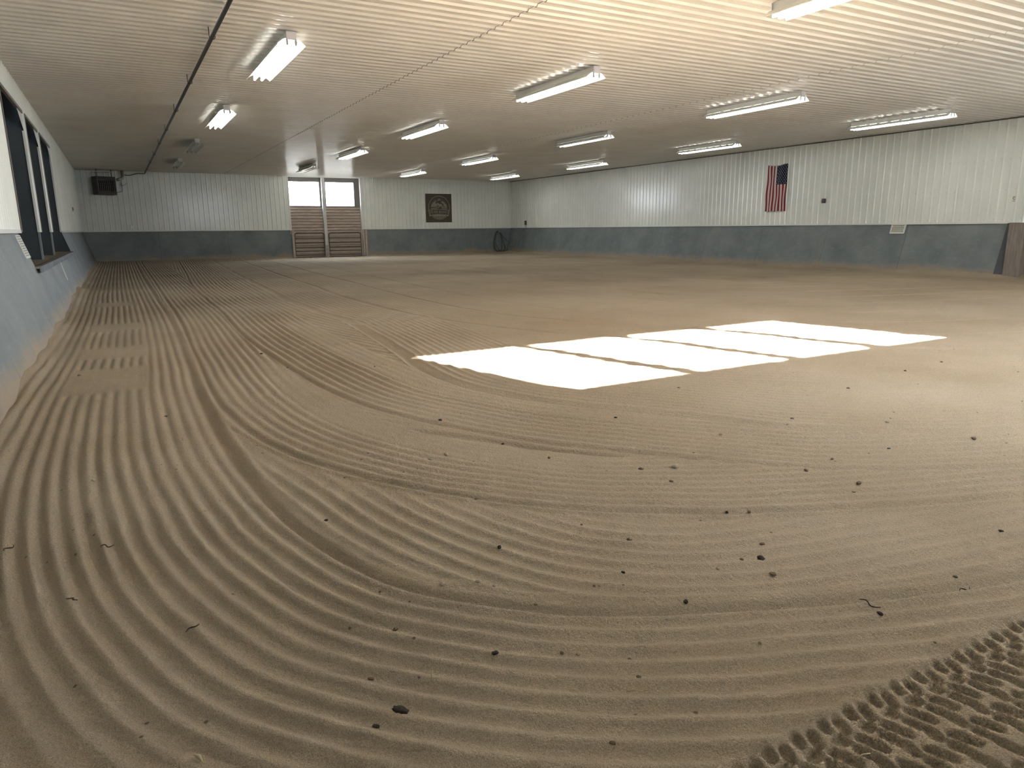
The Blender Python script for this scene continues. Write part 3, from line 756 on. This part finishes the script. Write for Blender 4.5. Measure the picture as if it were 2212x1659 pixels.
# ------------------------------------------------------------------ signs
BF = Matrix(((1, 0, 0), (0, 0, -1), (0, 1, 0)))                 # far wall: right=+x, up=+z, out=-y
BR = Matrix(((0, 0, -1), (-1, 0, 0), (0, 1, 0)))                # right wall: right=-y, up=+z, out=-x
def logo_sign():
    t = empty('wall_sign', (14.42, YF-.02, 2.28)); tag(t, 'square dark brown sign with round mountain emblem on the far wall', 'sign')
    mb = MB(); mb.box(-.71, .71, -.016, .0, -.70, .70); mb.build('sign_board', M_sbrown, t, bevel=.004)
    def ringpts(cx, cz, rx, rz, n=56): return [(cx+rx*math.cos(2*math.pi*i/n), cz+rz*math.sin(2*math.pi*i/n)) for i in range(n)]
    def ring(mb, cx, cz, r0, r1, y):
        a = ringpts(cx, cz, r0, r0); b = ringpts(cx, cz, r1, r1); n = len(a)
        for i in range(n):
            j = (i+1) % n; mb.quad((a[i][0], y, a[i][1]), (a[j][0], y, a[j][1]), (b[j][0], y, b[j][1]), (b[i][0], y, b[i][1]))
    mb = MB(); ring(mb, .02, .02, .555, .585, -.018); ring(mb, .02, .02, .43, .438, -.018)
    P = lambda pts, y=-.019: mb.poly([(a, y, b) for a, b in pts])
    # lower disc segment
    P([(.02+.53*math.cos(math.radians(a)), .02+.53*math.sin(math.radians(a))) for a in range(218, 323, 6)])
    # mountain ridge
    P([(-.40, .17), (-.30, .27), (-.17, .37), (-.12, .34), (-.20, .25), (-.10, .20), (-.08, .10), (-.40, .08)][::-1])
    P([(-.08, .34), (.03, .47), (.14, .35), (.08, .36), (.03, .40), (-.02, .35)])
    P([(.13, .30), (.20, .37), (.30, .28), (.42, .16), (.44, .06), (.22, .10), (.30, .16), (.20, .24)])
    # running horse
    P([(-.12, .22), (-.06, .27), (-.02, .25), (.02, .20), (.14, .20), (.20, .15), (.18, .10), (.22, .02), (.19, .01), (.14, .08), (.06, .08), (-.02, .0), (-.05, .02), (.0, .10), (-.06, .14), (-.08, .20), (-.12, .19)])
    for z0, k in ((.07, 1), (.02, -1), (-.03, 1)):
        P([(-.42, z0+.015*k), (-.10, z0+.01), (-.02, z0-.02), (-.12, z0-.015), (-.42, z0-.018)])
        P([(.44, z0-.005*k), (.20, z0), (.10, z0-.03), (.24, z0-.025), (.44, z0-.03)])
    mb.build('emblem', M_stan, t)
    mb = MB(); top = []; bot = []; n = 24; hi = []; ho = []
    for i in range(n+1):
        u = -1+2*i/n; x = .57*u; top.append((x, -.055-.035*u*u)); bot.append((x*.93, -.315-.045*u*u))
    for i in range(n): mb.quad((top[i][0], -.021, top[i][1]), (top[i+1][0], -.021, top[i+1][1]), (bot[i+1][0], -.021, bot[i+1][1]), (bot[i][0], -.021, bot[i][1]))
    for s_ in (-1, 1): mb.poly([(s_*.50, -.0205, -.085), (s_*.61, -.0205, -.115), (s_*.55, -.0205, -.19), (s_*.52, -.0205, -.41), (s_*.40, -.0205, -.37)])
    mb.build('banner_edge', M_stan, t)
    mb = MB()
    for i in range(1, n-1): 
        a, b, c_, d = top[i], top[i+1], bot[i+1], bot[i]
        mb.quad((a[0], -.023, a[1]-.02), (b[0], -.023, b[1]-.02), (c_[0], -.023, c_[1]+.02), (d[0], -.023, d[1]+.02))
    mb.build('banner', M_sbrown, t)
    text_mb('SILVER BRAND', .19, M_stan, 'lettering', t, Vector((0, -.026, -.195)), BF, .001, .94)
    text_mb('RANCH', .12, M_sbrown, 'lettering', t, Vector((.02, -.022, -.44)), BF, .001, .40)
logo_sign()
def word_lines(mb, rows, w, h0, x=-.003, seed=3, basis='R'):
    rnd = random.Random(seed)
    for (zc, hh_, wd_) in rows:
        y = wd_/2
        while y > -wd_/2:
            L = rnd.uniform(.02, .055); L = min(L, y+wd_/2)
            mb.box(x-.0006, x, y-L, y, zc-hh_/2, zc+hh_/2); y -= L+.008
t = empty('warning_sign', (XR-.045, 11.85, 1.02)); tag(t, 'white rectangular warning notice at the top of the right kick wall', 'sign')
# plate leans on the slanted kick wall
sl = KX/ZK
mb = MB(); hh = .272; yw = .21; n = 5
prof = []
for cy, cz, a0 in ((yw-.02, .02, -90), (yw-.02, hh-.001, 0)): pass
pp = [(-yw+.02, 0), (yw-.02, 0), (yw-.006, .006), (yw, .02), (yw, hh), (-yw, hh), (-yw, .02), (-yw+.006, .006)]
def slant(z): return -.062+z*sl
mb.prism([(slant(z)-.000, y, z) for y, z in pp], (.004, 0, 0)); mb.build('sign_plate', M_sign, t)
o = text_mb('WARNING', .052, M_ink, 'lettering', t, Vector((0, 0, 0)), BR, .0006, .36)
o.data.transform(Matrix.Rotation(math.atan(sl), 4, 'Y')); o.data.transform(Matrix.Translation((slant(.245)-.002, 0, .245)))
mb = MB(); word_lines(mb, [(.210, .014, .34), (.184, .011, .30), (.160, .011, .33), (.136, .012, .34), (.110, .011, .32), (.085, .011, .33), (.056, .014, .34)], 0, 0, x=0, seed=4)
mb.v = [(v[0]+slant(v[2])-.0015, v[1], v[2]) for v in mb.v]; mb.build('small_print', M_ink, t)
t = empty('sticker', (XR-.004, 9.10, 1.80)); tag(t, 'small no smoking sticker with red ring high at right edge', 'sticker')
mb = MB(); mb.box(-.002, 0, -.05, .05, -.045, .09); mb.build('sticker_face', M_sign, t)
mb = MB(); n = 28
for i in range(n):
    a, b = 2*math.pi*i/n, 2*math.pi*(i+1)/n
    mb.quad(*[(-.003, r*math.cos(q), .045+r*math.sin(q)) for r, q in ((.030, a), (.030, b), (.040, b), (.040, a))])
mb.quad((-.003, .026, .066), (-.003, .021, .071), (-.003, -.026, .024), (-.003, -.021, .019))
mb.build('red_ring', M_inkr, t)
text_mb('NO SMOKING', .022, M_ink, 'lettering', t, Vector((-.004, 0, -.022)), BR, .0005, .085)
t = empty('notice_board', (0, 11.55, 0)); tag(t, 'narrow white notice fixed just before the left wall opening', 'sign')
mb = MB(); mb.prism([(kick_x(z)+.012, y, z) for y, z in ((-.25, .93), (.27, .93), (.27, 1.235), (-.25, 1.235))], (-.01, 0, 0)); mb.build('sign_plate', M_sign, t)
mb = MB(); rnd = random.Random(5)
for r in range(9):
    z = 1.215-r*.031; y = -.20
    while y < .20: L = rnd.uniform(.03, .09); mb.prism([(kick_x(q)+.0135, yy2, q) for yy2, q in ((y, z-.008), (min(y+L, .22), z-.008), (min(y+L, .22), z+.008), (y, z+.008))], (-.001, 0, 0)); y += L+.02
mb.build('small_print', simple('faded print', (.30, .31, .30), .6), t)
t = empty('marker_strip', (0, 16.0, 0)); tag(t, 'thin white stick fixed upright below the left opening sill', 'marker')
mb = MB(); mb.prism([(kick_x(z)+.015, y, z) for y, z in ((.13, .70), (.19, .70), (-.10, .37), (-.16, .37))], (-.014, 0, 0)); mb.build('strip', M_sign, t)

# ------------------------------------------------------------------ small wall fixtures
t = empty('wall_fixture', (XR-.02, 14.28, 1.97)); tag(t, 'small dark round electrical fixture right of the flag', 'fixture')
mb = MB(); mb.box(-.03, .0, -.065, .065, -.065, .065); mb.build('back_box', simple('dark fixture box', (.06, .055, .05), .5), t, bevel=.006)
mb = MB(); mb.tube([(-.03, 0, -.005), (-.06, 0, -.006), (-.075, 0, -.007)], [.058, .052, .028], 18); mb.build('dome', simple('dull metal dome', (.15, .145, .14), .35, metal=.5), t, smooth=True)
mb = MB(); mb.tube([(-.05, .05, 0), (-.05, .085, 0)], .010, 8); mb.build('connector', M_sign, t)
t = empty('wall_outlet', (XL+.022, 27.5, 2.0)); tag(t, 'small dark outlet box on the white left wall', 'outlet')
mb = MB(); mb.box(0, .03, -.10, .10, -.06, .06); mb.build('box', M_socket, t, bevel=.004)
mb = MB(); mb.box(.03, .034, -.04, .04, -.03, .03); mb.build('cover', M_black, t)
t = empty('wall_outlet', (.60, YF-.022, 1.47)); tag(t, 'small white outlet with a plug low on far wall', 'outlet')
mb = MB(); mb.box(-.05, .05, -.02, 0, -.06, .06); mb.build('box', M_galv, t, bevel=.004)
mb = MB(); mb.box(.01, .06, -.06, -.02, -.03, .05); mb.build('plug', M_sign, t, bevel=.004)
t = empty('wall_outlet', (XR-.022, 32.0, 1.52)); tag(t, 'dark outlet box on the right wall near the far corner', 'outlet')
mb = MB(); mb.box(-.04, 0, -.07, .07, -.10, .10); mb.build('box', M_black, t, bevel=.004)
mb = MB(); mb.box(-.045, -.04, -.03, .03, -.05, .05); mb.build('cover', M_socket, t)

# ------------------------------------------------------------------ hose in the far right corner
t = empty('garden_hose', (17.75, YF-.18, 0)); tag(t, 'loosely looped dusty hose hung in the far right corner', 'hose')
loops = [[(-.05, 1.12), (-.20, .95), (-.28, .55), (-.22, .2), (0, .05), (.18, .25), (.16, .7), (.08, 1.0)],
         [(-.02, 1.10), (-.16, .98), (-.22, .6), (-.08, .22), (.15, .05), (.32, .2), (.22, .7), (.10, 1.02)],
         [(-.04, 1.08), (-.24, .9), (-.33, .5), (-.26, .12), (.05, .04), (.40, .06), (.20, .62), (.06, 1.02)]]
for k, lp in enumerate(loops):
    n = len(lp); P = []
    pts = [np.array(p) for p in lp]
    for i in range(n):
        a, b, c_, d = pts[i-1], pts[i], pts[(i+1) % n], pts[(i+2) % n]
        for s_ in range(6):
            q = s_/6; v = .5*((2*b)+(-a+c_)*q+(2*a-5*b+4*c_-d)*q*q+(-a+3*b-3*c_+d)*q**3); P.append((v[0], -.03*k-.02*(1.2-v[1]), max(.07, v[1])))
    mb = MB(); mb.tube(P, .016, 8, closed=True); mb.build('coil', M_hose, t, smooth=True)
mb = MB(); sp_ = smooth_path([(.10, 1.0), (.35, .72), (.62, .50), (.72, .30), (.78, .10), (.95, .08), (1.1, .12)], 6)
mb.tube([(a, -.06, max(.08, b)) for a, b in sp_], .014, 8)
sp_ = smooth_path([(.62, .50), (.50, .36), (.45, .15), (.62, .12), (.66, .30), (.64, .50)], 6)
mb.tube([(a, -.09, max(.08, b)) for a, b in sp_], .014, 8)
sp_ = smooth_path([(-.25, .08), (.1, .12), (.4, .10), (.75, .09), (.95, .07)], 6)
mb.tube([(a, -.14, b) for a, b in sp_], .016, 8); mb.build('loose_end', M_hose, t, smooth=True)
mb = MB(); mb.box(-.04, .04, -.10, .03, 1.06, 1.10); mb.build('hook', M_galv, t)

# ------------------------------------------------------------------ clods, stones and straw on the sand
def clod_mesh(name, r, mat, seed, flat=.62, sub=3, rough=.32):
    bm = bmesh.new(); bmesh.ops.create_icosphere(bm, subdivisions=sub, radius=r)
    for v in bm.verts:
        n = mnoise.noise(v.co*(2.2/r)+Vector((seed*3.1, seed, 0)))*rough+mnoise.noise(v.co*(6/r)+Vector((seed, 0, seed)))*rough*.4
        v.co *= 1+n; v.co.z *= flat
    me = bpy.data.meshes.new(name); bm.to_mesh(me); bm.free()
    for p in me.polygons: p.use_smooth = sub > 2
    me.materials.append(mat); return me
def put(name, me, x, y, lift, label, cat, group=None, rz=0, sxy=(1, 1)):
    o = bpy.data.objects.new(name, me); C.objects.link(o); o.location = (x, y, gz(x, y)+lift); o.rotation_euler = (0, 0, rz); o.scale = (sxy[0], sxy[1], 1)
    return tag(o, label, cat, group)
big = [(2.50, 2.71, .030, M_stone, 'large rounded clod lying alone in the middle right sand'),
       (2.06, 1.73, .026, M_clodd, 'dark broken clod right of the middle foreground'),
       (.52, 1.58, .026, M_clodd, 'black elongated clod on a ridge in the bottom foreground'),
       (3.10, 2.04, .022, M_clod, 'brown pair of lumps at the far right of the foreground'),
       (1.52, 3.55, .024, M_stone, 'pale flat stone left of the middle in the sand')]
for i, (x, y, r, m, lb) in enumerate(big):
    r *= .62; put('dirt_clod', clod_mesh('dirt_clod', r, m, i+1, .55), x, y, r*.3, lb, 'clod', rz=i*1.1, sxy=(1.5 if i == 2 else 1.15, .8))
SMALL = [(1.09, 1.57),(0.86, 1.68),(0.65, 1.98),(0.94, 1.2),(0.45, 1.57),(0.5, 1.77),(-0.29, 3.13),(0.68, 2.98),(0.16, 5.32),(-0.25, 4.08),(1.18, 7.52),(-0.44, 7.32),(2.56, 1.27),(3.11, 1.39),(1.41, 3.52),(1.36, 2.83),(1.21, 2.31),(1.64, 2.35),(1.73, 2.13),(1.01, 2.1),(1.13, 1.89),(1.05, 2.05),(1.51, 1.89),(2.18, 1.83),(3.06, 2.32),(2.99, 1.99),(3.31, 2.35),(2.4, 2.1),(2.31, 2.15),(3.81, 3.03),(3.14, 3.01),(3.77, 2.32),(4.36, 2.17),(6.76, 3.08),(5.99, 3.62),(6.7, 3.71),(4.9, 3.4),(4.22, 2.63),(2.33, 2.79),(2.33, 2.55),(2.83, 3.67),(3.8, 4.12),(2.01, 3.21),(1.93, 3.62),(1.29, 6.78),(2.01, 6.34),(1.79, 4.26),(1.05, 1.6),(1.17, 1.38),(0.9, 2.17),(0.52, 2.05),(2.01, 1.78),(2.07, 1.24),(2.0, 1.62),(1.86, 1.76),(1.58, 1.63),]
cm = [clod_mesh('dirt_clod', .010, [M_clod, M_clodd, M_clod, M_stone][k], 20+k, .65, sub=2) for k in range(4)]
for i, (x, y) in enumerate(SMALL):
    dist = math.hypot(x, y); s = random.uniform(.45, .85)*(1+.12*dist)
    o = put('dirt_clod', cm[i % 3 if random.random() < .85 else 3], x, y, .003*s, 'small brown clod of footing scattered on the raked sand', 'clod', 'small clods scattered over the raked sand', rz=random.uniform(0, 6), sxy=(s*1.2, s*.85))
    o.scale = (s*1.25, s*.85, s)
for i, (x, y, lb, L) in enumerate([(-.18, 3.13, 'thin dark twig lying across grooves near the left edge', .05), (-.53, 3.32, 'dark crooked bark piece at the left picture edge', .06), (-.28, 2.72, 'dark wood chip on the left foreground ridges', .05),
                                    (.07, 2.30, 'curled dark twig in the left foreground grooves', .05), (2.10, 1.30, 'curved brown twig on the right foreground ridges', .07), (2.50, 1.20, 'short dark stick at the right above the tyre tracks', .06)]):
    t_ = MB(); z0 = .006
    P = [(-L*.5, 0, z0), (-L*.2, .008, z0+.006), (L*.15, -.006, z0+.004), (L*.5, .010, z0)]
    Q = smooth_path([(p[0], p[1]) for p in P], 4); t_.tube([(a[0], a[1], z0+.003*math.sin(j*.5)) for j, a in enumerate(Q)], [.0012+.0012*math.sin(math.pi*j/(len(Q)-1)) for j in range(len(Q))], 6)
    o = t_.build('twig', M_bark, smooth=True); o.location = (x, y, gz(x, y)+.002); o.rotation_euler = (0, 0, i*1.3-.4); tag(o, lb, 'twig')
for i, (x, y, lb) in enumerate([(.64, 1.65, 'pale straw stalk standing up in the bottom middle grooves'), (1.45, .87, 'pale straw stalk lying in the tyre tracks'), (1.12, 1.34, 'long thin straw lying right of the bottom middle'),
                                (1.41, 1.84, 'short pale straw beside the edge of the raked bend'), (.03, 1.67, 'pale curled leaf scrap near the bottom left')]):
    t_ = MB(); 
    if i == 0: P = [(0, 0, -.004), (.003, .002, .02), (.004, .0, .038)]
    else: P = [(-.022, 0, .004), (0, .002, .008), (.024, -.002, .004)]
    t_.tube(P, .0014 if i != 4 else [.001, .006, .001], 5)
    o = t_.build('straw', M_straw, smooth=True); o.location = (x, y, gz(x, y)+.003); o.rotation_euler = (0, 0, .3-i*.35); tag(o, lb, 'straw')
